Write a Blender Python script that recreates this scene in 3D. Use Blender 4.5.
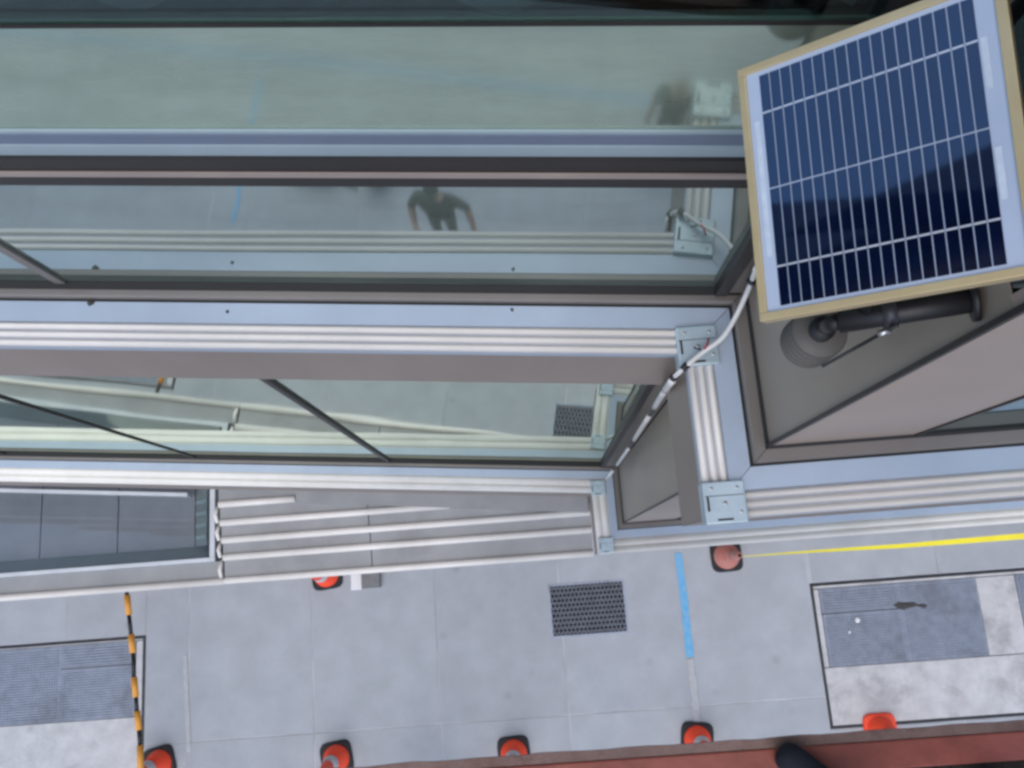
import bpy, bmesh, math, random
from mathutils import Vector, Matrix
random.seed(7)
SC = bpy.context.scene
COL = SC.collection
for _o in list(bpy.data.objects):
    bpy.data.objects.remove(_o)

# ------------------------------------------------------------------ camera
H = 10.0                                  # eye height over the pavement
FPX, CX, CY = 830.0, 512.0, 384.0
NAD, SLOPE = (545.0, 565.0), -0.075       # nadir pixel, image slope of the street direction
_p = Vector((NAD[0]-CX, NAD[1]-CY, FPX))
_dn = _p.normalized()
_q = _p + Vector((100, 100*SLOPE, 0))
_X = _q/_q.z - _p/_p.z
_X = (_X - _dn*_X.dot(_dn)).normalized()
_Z = -_dn
_Y = _Z.cross(_X)
RW = Matrix((_X, _Y, _Z))                 # image-space axes (right, down, forward) to world
CAMP = Vector((0, 0, H))
cd = bpy.data.cameras.new('camera')
cam = bpy.data.objects.new('camera', cd)
COL.objects.link(cam)
cd.sensor_width = 36.0
cd.lens = 36.0*FPX/1024.0
cd.clip_start, cd.clip_end = 0.02, 3000
_m = Matrix((RW @ Vector((1, 0, 0)), RW @ Vector((0, -1, 0)), RW @ Vector((0, 0, -1)))).transposed().to_4x4()
_m.translation = CAMP
cam.matrix_world = _m
SC.camera = cam

def ray(u, v):
    return (RW @ Vector((u-CX, v-CY, FPX))).normalized()
def atz(u, v, z):
    d = ray(u, v); return CAMP + d*((z-H)/d.z)
def atx(u, v, x):
    d = ray(u, v); return CAMP + d*(x/d.x)

# ------------------------------------------------------------------ sky, sun, exposure
SUN_EL, SUN_AZ = math.radians(60), math.radians(196)     # azimuth from +Y, clockwise
w = bpy.data.worlds.new('World'); SC.world = w; w.use_nodes = True
nt = w.node_tree
sky = nt.nodes.new('ShaderNodeTexSky'); sky.sky_type = 'NISHITA'; sky.sun_disc = False
sky.sun_elevation = SUN_EL; sky.sun_rotation = SUN_AZ
sky.air_density = 1.0; sky.dust_density = 1.2; sky.ozone_density = 1.2
nt.links.new(sky.outputs[0], nt.nodes['Background'].inputs[0])
nt.nodes['Background'].inputs[1].default_value = 0.15
sl = bpy.data.lights.new('sun', 'SUN'); sun = bpy.data.objects.new('sun', sl); COL.objects.link(sun)
sl.energy = 1.1; sl.angle = math.radians(60); sl.color = (1.0, 0.97, 0.93)
sd = Vector((math.sin(SUN_AZ)*math.cos(SUN_EL), math.cos(SUN_AZ)*math.cos(SUN_EL), math.sin(SUN_EL)))
sun.rotation_euler = sd.to_track_quat('Z', 'Y').to_euler()
sun.location = sd*30
SC.view_settings.view_transform = 'Standard'
SC.view_settings.look = 'None'
SC.view_settings.gamma = 1.0
SC.view_settings.use_curve_mapping = False
SC.view_settings.exposure = 0.46
SC.view_settings.use_white_balance = True
SC.view_settings.white_balance_temperature = 6700
SC.render.engine = 'CYCLES'
SC.cycles.filter_width = 3.0
SC.cycles.max_bounces = 8

# ------------------------------------------------------------------ materials
MAT = {}
def mat(name, c1, c2=None, scale=6.0, rough=0.6, metal=0.0, bump=0.0, bscale=None, spec=0.5, obrand=0.0, c3=None, spots=0.0, stretch=None, detail=6.0):
    m = bpy.data.materials.new(name); m.use_nodes = True
    t = m.node_tree; N = t.nodes; L = t.links
    b = N['Principled BSDF']
    b.inputs['Roughness'].default_value = rough
    b.inputs['Metallic'].default_value = metal
    b.inputs['Specular IOR Level'].default_value = spec
    geo = N.new('ShaderNodeNewGeometry')
    vec = geo.outputs['Position']
    if stretch:
        mp = N.new('ShaderNodeMapping'); mp.inputs['Scale'].default_value = stretch
        L.new(vec, mp.inputs['Vector']); vec = mp.outputs[0]
    if c2 is None: c2 = tuple(x*0.82 for x in c1)
    n1 = N.new('ShaderNodeTexNoise'); n1.inputs['Scale'].default_value = scale; n1.inputs['Detail'].default_value = detail
    n1.inputs['Roughness'].default_value = 0.62
    L.new(vec, n1.inputs['Vector'])
    r = N.new('ShaderNodeValToRGB')
    r.color_ramp.elements[0].position = 0.33; r.color_ramp.elements[0].color = (*c2, 1)
    r.color_ramp.elements[1].position = 0.66; r.color_ramp.elements[1].color = (*c1, 1)
    L.new(n1.outputs['Fac'], r.inputs['Fac'])
    out = r.outputs['Color']
    if c3 is not None:
        n3 = N.new('ShaderNodeTexNoise'); n3.inputs['Scale'].default_value = scale*0.22; n3.inputs['Detail'].default_value = 8
        n3.inputs['Roughness'].default_value = 0.7
        L.new(vec, n3.inputs['Vector'])
        r3 = N.new('ShaderNodeValToRGB'); r3.color_ramp.elements[0].position = 0.52; r3.color_ramp.elements[1].position = 0.72
        L.new(n3.outputs['Fac'], r3.inputs['Fac'])
        mx = N.new('ShaderNodeMix'); mx.data_type = 'RGBA'
        L.new(r3.outputs['Color'], mx.inputs['Factor']); L.new(out, mx.inputs['A']); mx.inputs['B'].default_value = (*c3, 1)
        out = mx.outputs['Result']
    if spots > 0:
        vo = N.new('ShaderNodeTexVoronoi'); vo.inputs['Scale'].default_value = 1.7
        L.new(vec, vo.inputs['Vector'])
        rs = N.new('ShaderNodeValToRGB'); rs.color_ramp.elements[0].position = 0.03; rs.color_ramp.elements[0].color = (1, 1, 1, 1)
        rs.color_ramp.elements[1].position = 0.12; rs.color_ramp.elements[1].color = (0, 0, 0, 1)
        L.new(vo.outputs['Distance'], rs.inputs['Fac'])
        sc_ = N.new('ShaderNodeMath'); sc_.operation = 'MULTIPLY'; sc_.inputs[1].default_value = spots
        L.new(rs.outputs['Color'], sc_.inputs[0])
        mx = N.new('ShaderNodeMix'); mx.data_type = 'RGBA'
        L.new(sc_.outputs[0], mx.inputs['Factor']); L.new(out, mx.inputs['A']); mx.inputs['B'].default_value = (c1[0]*.35, c1[1]*.33, c1[2]*.32, 1)
        out = mx.outputs['Result']
    if obrand > 0:
        oi = N.new('ShaderNodeObjectInfo')
        mr = N.new('ShaderNodeMapRange'); mr.inputs['To Min'].default_value = 1-obrand; mr.inputs['To Max'].default_value = 1+obrand
        L.new(oi.outputs['Random'], mr.inputs['Value'])
        hs = N.new('ShaderNodeHueSaturation'); L.new(mr.outputs[0], hs.inputs['Value']); L.new(out, hs.inputs['Color'])
        out = hs.outputs['Color']
    L.new(out, b.inputs['Base Color'])
    if bump > 0:
        nb = N.new('ShaderNodeTexNoise'); nb.inputs['Scale'].default_value = bscale or scale*8; nb.inputs['Detail'].default_value = 5
        L.new(vec, nb.inputs['Vector'])
        bp = N.new('ShaderNodeBump'); bp.inputs['Strength'].default_value = bump; bp.inputs['Distance'].default_value = 0.01
        L.new(nb.outputs['Fac'], bp.inputs['Height']); L.new(bp.outputs[0], b.inputs['Normal'])
    MAT[name] = m
    return m

def glass_mat(name, tint, lo, hi, wav=0.02, trans=(0.35, 0.42, 0.42), rough=0.02, veil=None):
    m = bpy.data.materials.new(name); m.use_nodes = True
    t = m.node_tree; N = t.nodes; L = t.links
    N.remove(N['Principled BSDF'])
    out = N['Material Output']
    g = N.new('ShaderNodeBsdfGlossy'); g.inputs['Color'].default_value = (*tint, 1); g.inputs['Roughness'].default_value = rough
    tr = N.new('ShaderNodeBsdfTransparent'); tr.inputs['Color'].default_value = (*trans, 1)
    lw = N.new('ShaderNodeLayerWeight'); lw.inputs['Blend'].default_value = 0.5
    mr = N.new('ShaderNodeMapRange'); mr.inputs['To Min'].default_value = lo; mr.inputs['To Max'].default_value = hi
    L.new(lw.outputs['Facing'], mr.inputs['Value'])
    mx = N.new('ShaderNodeMixShader'); L.new(mr.outputs[0], mx.inputs['Fac'])
    under = tr.outputs[0]
    if veil:                                    # pale haze that dulls reflections, put into the pane's colour, streaked by smears
        df = N.new('ShaderNodeBsdfDiffuse'); df.inputs['Color'].default_value = (*veil[1], 1)
        vm = N.new('ShaderNodeMixShader'); vm.inputs['Fac'].default_value = veil[0]
        sg = N.new('ShaderNodeNewGeometry'); sm = N.new('ShaderNodeMapping'); sm.inputs['Scale'].default_value = (2.2, 2.2, 7.0)
        L.new(sg.outputs['Position'], sm.inputs['Vector'])
        sn = N.new('ShaderNodeTexNoise'); sn.inputs['Scale'].default_value = 1.6; sn.inputs['Detail'].default_value = 7; sn.inputs['Roughness'].default_value = .65
        L.new(sm.outputs[0], sn.inputs['Vector'])
        sr = N.new('ShaderNodeMapRange'); sr.inputs['From Min'].default_value = .35; sr.inputs['From Max'].default_value = .65
        sr.inputs['To Min'].default_value = veil[0]-.22; sr.inputs['To Max'].default_value = min(1.0, veil[0]+.18)
        L.new(sn.outputs['Fac'], sr.inputs['Value']); L.new(sr.outputs[0], vm.inputs['Fac'])
        L.new(under, vm.inputs[1]); L.new(df.outputs[0], vm.inputs[2]); under = vm.outputs[0]
    L.new(under, mx.inputs[1]); L.new(g.outputs[0], mx.inputs[2]); L.new(mx.outputs[0], out.inputs['Surface'])
    # float-glass waviness
    geo = N.new('ShaderNodeNewGeometry')
    nz = N.new('ShaderNodeTexNoise'); nz.inputs['Scale'].default_value = 1.6; nz.inputs['Detail'].default_value = 1
    L.new(geo.outputs['Position'], nz.inputs['Vector'])
    bp = N.new('ShaderNodeBump'); bp.inputs['Strength'].default_value = wav; bp.inputs['Distance'].default_value = 0.05
    L.new(nz.outputs['Fac'], bp.inputs['Height']); L.new(bp.outputs[0], g.inputs['Normal'])
    MAT[name] = m
    return m

mat('concrete', (.415, .445, .480), (.358, .384, .414), 3.0, .85, bump=.25, bscale=90, obrand=.035, c3=(.36, .38, .405), spots=.25)
mat('joint', (.56, .58, .61), (.31, .32, .34), 1.1, .9)
mat('old_concrete', (.60, .605, .615), (.47, .475, .485), 5.0, .9, bump=.4, bscale=60, c3=(.25, .25, .255), spots=.35)
mat('asphalt', (.055, .055, .056), (.035, .035, .036), 8, .9, bump=.5, bscale=120)
mat('kerbstone', (.36, .36, .35), (.27, .27, .27), 9, .85, bump=.3)
mat('ground', (.16, .16, .155), (.10, .10, .10), 2, .9)
mat('grate_steel', (.37, .42, .51), (.29, .33, .41), 9, .55, metal=.3, bump=.1, c3=(.20, .22, .26))
mat('mesh_steel', (.20, .225, .27), (.15, .165, .20), 9, .5, metal=.3)
mat('deep_pit', (.06, .068, .085), (.045, .05, .065), 3, .9)
mat('dark_steel', (.055, .06, .07), (.03, .03, .035), 10, .5, metal=.5)
mat('pit', (.13, .15, .19), (.09, .105, .135), 3, .9)
mat('brown_metal', (.22, .20, .187), (.18, .163, .153), 3, .42, metal=.25)
mat('dark_brown_metal', (.032, .028, .028), (.022, .020, .020), 4, .45, metal=.2)
mat('gasket', (.012, .012, .014), (.01, .01, .01), 4, .7)
mat('fascia_brown', (.34, .285, .255), (.28, .235, .21), 2, .5, metal=.2, stretch=(1, 1, .3))
mat('beige_metal', (.36, .30, .27), (.30, .25, .23), 6, .45)
mat('sill_grey', (.41, .49, .60), (.35, .42, .52), 3, .38, metal=.15, bump=.04, c3=(.33, .37, .44))
mat('band_pale', (.34, .43, .48), (.29, .37, .42), 3, .4)  # paints the inner sill's pale band and the mirrored canopy strips
mat('band_blue', (.16, .20, .28), (.13, .165, .235), 3, .4)  # paints the bluish band of the inner sill behind the glass
mat('rib_cream', (.82, .785, .745), (.72, .69, .655), 3, .5, c3=(.62, .59, .56))
mat('rib_groove', (.44, .455, .51), (.37, .385, .43), 4, .6)
mat('bracket_steel', (.52, .63, .70), (.40, .50, .57), 9, .42, metal=.35, bump=.05)
mat('grey_panel', (.36, .315, .265), (.305, .265, .225), 1.8, .40, metal=.15)
mat('mauve_panel', (.46, .375, .33), (.40, .325, .285), 1.8, .40, metal=.15)
mat('canopy_grey', (.325, .335, .345), (.27, .28, .29), 3, .55, metal=.15, c3=(.22, .215, .22))
mat('white_frame', (.62, .66, .70), (.52, .56, .60), 5, .45)
mat('slate_panel', (.27, .285, .33), (.22, .235, .275), 3, .45)
mat('teal_side', (.25, .29, .30), (.20, .24, .25), 3, .4)
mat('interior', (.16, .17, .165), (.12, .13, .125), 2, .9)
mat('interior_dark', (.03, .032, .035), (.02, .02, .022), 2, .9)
mat('facade_upper', (.24, .22, .21), (.2, .185, .18), 2, .6)
mat('cone_orange', (1.0, .085, .028), (.92, .07, .024), 14, .5, c3=(.72, .11, .06))
mat('cone_faded', (.62, .15, .10), (.36, .24, .23), 16, .7, c3=(.40, .34, .32))
mat('cone_white', (.55, .55, .57), (.42, .42, .44), 14, .5)
mat('rubber', (.022, .022, .026), (.014, .014, .016), 12, .75)
mat('bar_orange', (.80, .36, .05), (.70, .30, .045), 9, .55)
mat('tape_yellow', (.86, .74, .02), (.80, .66, .02), 6, .45)
mat('blue_paint', (.09, .40, .72), (.22, .46, .66), 16, .7)
mat('chalk', (.48, .50, .53), (.41, .415, .42), 14, .9)
mat('paper', (.80, .82, .84), (.74, .76, .78), 5, .7)
mat('block_grey', (.22, .225, .23), (.18, .18, .185), 9, .9, bump=.3)
mat('gold_frame', (.62, .49, .27), (.55, .42, .22), 20, .38, metal=.45, stretch=(1, 1, 1))
mat('backsheet', (.42, .49, .62), (.37, .44, .56), 5, .35)
mat('cell_blue', (.0025, .007, .030), (.002, .005, .022), 30, .05, spec=.95, obrand=.22)
mat('silver', (.75, .77, .80), (.62, .64, .68), 30, .35, metal=.5)
mat('label_white', (.58, .65, .74), (.46, .53, .62), 60, .4)
mat('black_plastic', (.014, .014, .017), (.010, .010, .012), 9, .5)
mat('grey_plastic', (.115, .108, .100), (.09, .085, .08), 9, .55)
mat('clamp_steel', (.5, .5, .5), (.35, .35, .35), 30, .3, metal=.9)
mat('cable_white', (.76, .76, .76), (.66, .66, .66), 14, .5)
mat('wire_red', (.42, .03, .04), (.35, .02, .03), 14, .5)
mat('dirt', (.085, .08, .08), (.05, .048, .048), 40, .95, bump=.5)
mat('lift_red', (.32, .080, .055), (.23, .055, .040), 14, .5, bump=.1, c3=(.42, .11, .085))
mat('worn_strip', (.27, .175, .155), (.21, .13, .112), 22, .75, bump=.3, c3=(.13, .055, .04))
mat('grip_mat', (.05, .035, .03), (.012, .010, .010), 90, .95, bump=.8, bscale=200)
mat('tyre', (.02, .02, .02), (.014, .014, .014), 20, .85, bump=.2)
mat('skin', (.42, .25, .19), (.37, .21, .16), 12, .55)
mat('olive_cloth', (.035, .055, .036), (.025, .042, .028), 24, .9, bump=.3)
mat('dkgreen_cloth', (.020, .036, .030), (.013, .025, .022), 24, .9, bump=.3)
mat('grey_cloth', (.105, .125, .110), (.08, .098, .086), 24, .9, bump=.3)
mat('navy_cloth', (.010, .013, .026), (.006, .008, .016), 24, .85, bump=.3)
mat('hair_grey', (.38, .37, .35), (.28, .27, .26), 60, .8)
mat('hair_dark', (.02, .016, .013), (.012, .01, .009), 60, .7)
mat('eye_white', (.7, .7, .68), (.6, .6, .6), 20, .3)
glass_mat('coated_glass', (.52, .60, .60), .20, 1.05, wav=.035, rough=.04, veil=(.8, (.32, .39, .34)))
glass_mat('lower_glass', (.76, .84, .73), .20, 1.08, wav=.03, rough=.03, veil=(.8, (.34, .40, .36)))
glass_mat('sky_mirror_glass', (.38, .58, .82), .75, 1.0, wav=.03)  # for an unseen pane added to send blue sky into the solar panel
glass_mat('upper_glass', (.66, .76, .64), .06, .92, wav=.04, rough=.06, veil=(.9, (.29, .36, .30)))
glass_mat('strip_glass', (.5, .6, .6), .03, .30, wav=.02, trans=(.62, .72, .72))
mat('curtain', (.22, .25, .25), (.15, .175, .18), 3, .9)
glass_mat('dark_glass', (.14, .17, .19), .25, .75, wav=.03, trans=(.2, .22, .24))
glass_mat('clear_glass', (.75, .82, .82), .02, .30, wav=.01, trans=(.93, .95, .95))

MAT['cell_blue'].node_tree.nodes['Principled BSDF'].inputs['IOR'].default_value = 1.85
# ------------------------------------------------------------------ mesh helpers
def wloc(o):
    v = Vector((0, 0, 0))
    while o is not None:
        v += o.location; o = o.parent
    return v
def tag(o, label=None, cat=None, group=None, kind=None):
    if label: o['label'] = label
    if cat: o['category'] = cat
    if group: o['group'] = group
    if kind: o['kind'] = kind
    return o
def thing(name, label, cat, loc=(0, 0, 0), group=None):
    o = bpy.data.objects.new(name, None); COL.objects.link(o); o.location = loc
    o.empty_display_size = .05
    return tag(o, label, cat, group)
def link(name, me, parent=None, m=None, smooth=False):
    if m is not None:
        me.materials.clear(); me.materials.append(MAT[m] if isinstance(m, str) else m)
    if smooth:
        for p in me.polygons: p.use_smooth = True
    o = bpy.data.objects.new(name, me); COL.objects.link(o)
    if parent is not None: o.parent = parent
    return o
def finish(name, bm, m, parent=None, smooth=False, world=True):
    """link a bmesh authored in world coordinates below parent"""
    bmesh.ops.recalc_face_normals(bm, faces=bm.faces[:])
    if world:
        base = wloc(parent) if parent is not None else None
        if base is None:
            zs = [v.co.z for v in bm.verts]; xs = [v.co.x for v in bm.verts]; ys = [v.co.y for v in bm.verts]
            base = Vector(((min(xs)+max(xs))/2, (min(ys)+max(ys))/2, min(zs)))
            bmesh.ops.translate(bm, verts=bm.verts[:], vec=-base)
            me = bpy.data.meshes.new(name); bm.to_mesh(me); bm.free()
            o = link(name, me, None, m, smooth); o.location = base; return o
        bmesh.ops.translate(bm, verts=bm.verts[:], vec=-base)
    me = bpy.data.meshes.new(name); bm.to_mesh(me); bm.free()
    return link(name, me, parent, m, smooth)
def bm_hull8(bm, pts):
    """8 points: bottom 4 (ccw), top 4"""
    vs = [bm.verts.new(p) for p in pts]
    for f in ((0, 3, 2, 1), (4, 5, 6, 7), (0, 1, 5, 4), (1, 2, 6, 5), (2, 3, 7, 6), (3, 0, 4, 7)):
        bm.faces.new([vs[i] for i in f])
    return vs
def bm_box(bm, x0, x1, y0, y1, z0, z1, bev=0.0):
    vs = bm_hull8(bm, [(x0, y0, z0), (x1, y0, z0), (x1, y1, z0), (x0, y1, z0), (x0, y0, z1), (x1, y0, z1), (x1, y1, z1), (x0, y1, z1)])
    if bev > 0:
        es = list({e for v in vs for e in v.link_edges})
        bmesh.ops.bevel(bm, geom=es, offset=bev, segments=2, affect='EDGES', profile=.6)
def box(name, x0, x1, y0, y1, z0, z1, m, parent=None, bev=0.0):
    bm = bmesh.new(); bm_box(bm, x0, x1, y0, y1, z0, z1, bev); return finish(name, bm, m, parent)
def bm_tube(bm, pts, rad, n=10, cap=True, radii=None):
    pts = [Vector(p) for p in pts]
    rings = []
    up = None
    for i, p in enumerate(pts):
        a = pts[max(i-1, 0)]; b = pts[min(i+1, len(pts)-1)]
        t = (b-a).normalized()
        if up is None:
            up = t.orthogonal().normalized()
        else:
            up = (up - t*up.dot(t)).normalized()
        s = t.cross(up)
        r = radii[i] if radii else rad
        rings.append([bm.verts.new(p + (up*math.cos(k*2*math.pi/n) + s*math.sin(k*2*math.pi/n))*r) for k in range(n)])
    for a, b in zip(rings, rings[1:]):
        for k in range(n):
            bm.faces.new((a[k], a[(k+1) % n], b[(k+1) % n], b[k]))
    if cap:
        bm.faces.new(rings[0][::-1]); bm.faces.new(rings[-1])
def tube(name, pts, rad, m, parent=None, n=10, radii=None):
    bm = bmesh.new(); bm_tube(bm, pts, rad, n, True, radii); return finish(name, bm, m, parent, smooth=True)
def bm_lathe(bm, prof, n=24, cx=0, cy=0, cz=0, cap=True):
    rings = [[bm.verts.new((cx+r*math.cos(2*math.pi*k/n), cy+r*math.sin(2*math.pi*k/n), cz+z)) for k in range(n)] for r, z in prof]
    for a, b in zip(rings, rings[1:]):
        for k in range(n):
            bm.faces.new((a[k], a[(k+1) % n], b[(k+1) % n], b[k]))
    if cap:
        bm.faces.new(rings[0][::-1]); bm.faces.new(rings[-1])

# ------------------------------------------------------------------ pavement
g = box('ground', -600, 600, -600, 600, -.32, -.30, 'ground'); tag(g, kind='structure')
rd = box('road', -300, 300, -17, -7.15, -.299, -.14, 'asphalt'); tag(rd, kind='structure')
kb = bmesh.new(); bm_box(kb, -14, 14, -7.15, -7.0, -.298, .002, .012)
kb = finish('kerb', kb, 'kerbstone'); tag(kb, kind='structure')
VR = (3.03, 6.05, -2.02, -.43)     # vault cover to the right
VL = (-7.85, -4.745, -2.02, -.46)  # vault cover to the left
DG = (.010, .905, -.832, -.228)    # diamond grate
def cut(rects, V):
    new = []
    for (a, b, c, d) in rects:
        if b <= V[0]+.02 or a >= V[1]-.02 or d <= V[2]+.02 or c >= V[3]-.02:
            new.append((a, b, c, d)); continue
        vx0, vx1, vy0, vy1 = V
        if a < vx0-.03: new.append((a, vx0, c, d))
        if b > vx1+.03: new.append((vx1, b, c, d))
        aa, bb = max(a, vx0), min(b, vx1)
        if d > vy1+.03: new.append((aa, bb, vy1, d))
        if c < vy0-.03: new.append((aa, bb, c, vy0))
    return new
base_r = [(-14, 14, -7.0, 1.2)]
for V in (VR, VL, DG): base_r = cut(base_r, V)
bm = bmesh.new()
bm_box(bm, -14, 14, -7.0, 1.2, -.20, -.13)
for a, b, c, d in base_r: bm_box(bm, a, b, c, d, -.129, -.004)
sw = finish('sidewalk', bm, 'joint'); tag(sw, kind='structure')
XJ = [.14+1.458*k for k in range(-9, 9)]
GAP = .0075
def flag(x0, x1, y0, y1):
    bm = bmesh.new(); bm_box(bm, x0+GAP, x1-GAP, y0+GAP, y1-GAP, -.10, random.uniform(-.001, .001), .004)
    return finish('flagstone', bm, 'concrete', sw)
ROWS = [(-1.675, 1.1), (-3.13, -1.675), (-4.59, -3.13), (-6.99, -4.59)]
for (y0, y1) in ROWS:
    for x0, x1 in zip(XJ, XJ[1:]):
        rects = [(x0, x1, y0, y1)]
        for V in (VR, VL): rects = cut(rects, V)
        for r in rects:
            pc = cut([r], DG)
            if len(pc) == 1 and pc[0] == r:
                flag(*r); continue
            bm = bmesh.new()                       # flag notched round the diamond grate
            for (a, b, c, d) in pc:
                a2 = a+GAP if a == r[0] else a; b2 = b-GAP if b == r[1] else b
                c2 = c+GAP if c == r[2] else c; d2 = d-GAP if d == r[3] else d
                bm_box(bm, a2, b2, c2, d2, -.10, .0)
            finish('flagstone', bm, 'concrete', sw)

def bar_grate(name, label, x0, x1, y0, y1, px, py, group, split=None, diamond=False):
    t = thing(name, label, 'grate', ((x0+x1)/2, (y0+y1)/2, -.10), group)
    box('pit_floor', x0, x1, y0, y1, -.11, -.10 if diamond else -.045, 'deep_pit' if diamond else 'pit', t)
    bm = bmesh.new(); e = .022 if diamond else .012
    for a in ((x0, x1, y0, y0+e), (x0, x1, y1-e, y1), (x0, x0+e, y0+e, y1-e), (x1-e, x1, y0+e, y1-e)):
        bm_box(bm, *a, -.05, .004)
    finish('rim', bm, 'grate_steel', t)
    bm = bmesh.new()
    if diamond:
        nx = int((x1-x0)/px); ny = int((y1-y0)/py); dx = (x1-x0-2*e)/nx; dy = (y1-y0-2*e)/ny; hw = .006
        for i in range(nx):
            for j in range(ny):
                cx_, cy_ = x0+e+dx*(i+.5), y0+e+dy*(j+.5)
                for (sx, sy) in ((1, 1), (1, -1)):
                    a = Vector((cx_-sx*dx/2, cy_-sy*dy/2, 0)); b = Vector((cx_+sx*dx/2, cy_+sy*dy/2, 0))
                    p = (b-a).normalized(); p = Vector((-p.y, p.x, 0))*hw
                    bm_hull8(bm, [q+Vector((0, 0, z)) for z in (-.012, .001) for q in (a-p, b-p, b+p, a+p)])
    else:
        n = int((x1-x0)/px)
        for i in range(1, n):
            x = x0+(x1-x0)*i/n; bm_box(bm, x-.0055, x+.0055, y0+e, y1-e, -.03, .0015)
        n = int((y1-y0)/py)
        for i in range(1, n):
            y = y0+(y1-y0)*i/n; bm_box(bm, x0+e, x1-e, y-.0055, y+.0055, -.03, .0012)
    finish('mesh_bars', bm, 'mesh_steel' if diamond else 'grate_steel', t)
    return t
bar_grate('pavement_grate', 'small diamond mesh grate alone in the middle of the pavement', *DG, .048, .12, None, diamond=True)

def vault(V, label, name='vault_cover'):
    x0, x1, y0, y1 = V
    t = thing(name, label, 'vault cover', ((x0+x1)/2, (y0+y1)/2, -.1))
    bm = bmesh.new()
    e = .028
    for a in ((x0+.004, x1-.004, y0+.004, y0+e), (x0+.004, x1-.004, y1-e, y1-.004), (x0+.004, x0+e, y0+e, y1-e), (x1-e, x1-.004, y0+e, y1-e)):
        bm_box(bm, *a, -.09, -.006)
    finish('edge_frame', bm, 'dark_steel', t)
    return t
def slab(t, x0, x1, y0, y1):
    bm = bmesh.new(); bm_box(bm, x0+.004, x1-.004, y0+.004, y1-.004, -.09, .0, .006); return finish('slab', bm, 'old_concrete', t)
vr = vault(VR, 'weathered whitish concrete vault cover with steel edge on the right of the pavement')
E_ = .032
slab(vr, VR[0]+E_, 3.125, -1.365, -.50); slab(vr, VR[0]+E_, VR[1]-E_, VR[2]+E_, -1.365); slab(vr, VR[0]+E_, VR[1]-E_, -.50, VR[3]-E_)
slab(vr, 4.915, 5.365, -1.365, -.50)
box('dark_gap_strip', 3.13, 4.02, -.7885, -.7765, -.09, .002, 'gasket', vr)  # black strip in the gap between grates, its shade put into the colour
vl = vault(VL, 'weathered concrete vault cover with steel edge at the left of the pavement')
slab(vl, -4.86, VL[1]-E_, -1.36, -.515); slab(vl, VL[0]+E_, VL[1]-E_, VL[2]+E_, -1.36); slab(vl, VL[0]+E_, VL[1]-E_, -.515, VL[3]-E_)
box('dark_gap_strip', -5.74, -4.865, -.7835, -.7715, -.09, .002, 'gasket', vl)  # same black strip, colouring the open gap as dark
GG = 'steel walkway grates set in the vault covers'
bar_grate('walkway_grate', 'upper left narrow grate of the right vault cover above the dark slit', 3.13, 4.02, -.775, -.505, .028, .028, GG)
bar_grate('walkway_grate', 'large grate with white litter on the right vault cover', 3.13, 4.02, -1.36, -.79, .028, .028, GG)
bar_grate('walkway_grate', 'tall grate beside the whitish slab, right half of the right vault cover', 4.026, 4.91, -1.36, -.505, .028, .028, GG)
bar_grate('walkway_grate', 'grate cut by the right edge of the photo', 5.37, 6.01, -1.36, -.505, .028, .028, GG)
bar_grate('walkway_grate', 'upper narrow grate next to the striped bar at the left', -5.74, -4.865, -.77, -.52, .028, .028, GG)
bar_grate('walkway_grate', 'large grate below the dark slit beside the striped bar', -5.74, -4.865, -1.355, -.785, .028, .028, GG)
bar_grate('walkway_grate', 'grate cut by the left edge of the photo', -6.60, -5.746, -1.355, -.52, .028, .028, GG)
def litter(name, label, x, y, r, z, m, cat='litter', hgt=.01, ax=1.0):
    bm = bmesh.new()
    n = 9
    a = [bm.verts.new((x+math.cos(k*2*math.pi/n)*r*ax*random.uniform(.6, 1.1), y+math.sin(k*2*math.pi/n)*r*random.uniform(.6, 1.1), z)) for k in range(n)]
    c = bm.verts.new((x, y, z+hgt))
    for k in range(n): bm.faces.new((a[k], a[(k+1) % n], c))
    bm.faces.new(a[::-1])
    return tag(finish(name, bm, m), label, cat)
litter('paper_scrap', 'larger white paper scrap on the right grate', 3.508, -.874, .035, .005, 'paper')
litter('paper_scrap', 'smaller white paper scrap below the larger one on the grate', 3.40, -1.0, .018, .005, 'paper')
litter('debris_clump', 'dark dirty clump at the slit of the right grate', 4.08, -.755, .055, .005, 'dirt', 'debris', .012, 2.6)
litter('debris_clump', 'thin dark dirt patch right of the clump on the grate', 4.27, -.77, .025, .005, 'dirt', 'debris', .006, 3.0)

def ribbon(name, pts, wd, m, z=.004, h=.0025, label=None, cat=None, jitter=.08):
    bm = bmesh.new(); L_ = []; R_ = []
    for i, p in enumerate(pts):
        a = Vector(pts[max(i-1, 0)]); b = Vector(pts[min(i+1, len(pts)-1)])
        t = (b-a).normalized(); nn = Vector((-t.y, t.x))
        k = wd*(1+random.uniform(-jitter, jitter))/2
        L_.append(Vector(p)+nn*k); R_.append(Vector(p)-nn*k)
    rows = [[bm.verts.new((q.x, q.y, zz)) for q in S] for S in (L_, R_) for zz in (z, z+h)]
    n = len(pts)
    for i in range(n-1):
        for a, b in ((rows[1], rows[3]), (rows[2], rows[0]), (rows[0], rows[1]), (rows[3], rows[2])):
            bm.faces.new((a[i], a[i+1], b[i+1], b[i]))
    o = finish(name, bm, m)
    return tag(o, label, cat)
def px_line(pts, n=14, z=0.0):
    P = [atz(u, v, z).to_2d() for u, v in pts]; out = []
    for a, b in zip(P, P[1:]):
        for k in range(n): out.append(a.lerp(b, k/n))
    return out+[P[-1]]
ribbon('painted_line', px_line([(678, 553), (684, 600), (690, 657)]), .085, 'blue_paint', label='bright blue paint line on the pavement right of the diamond grate', cat='paint line')
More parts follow.
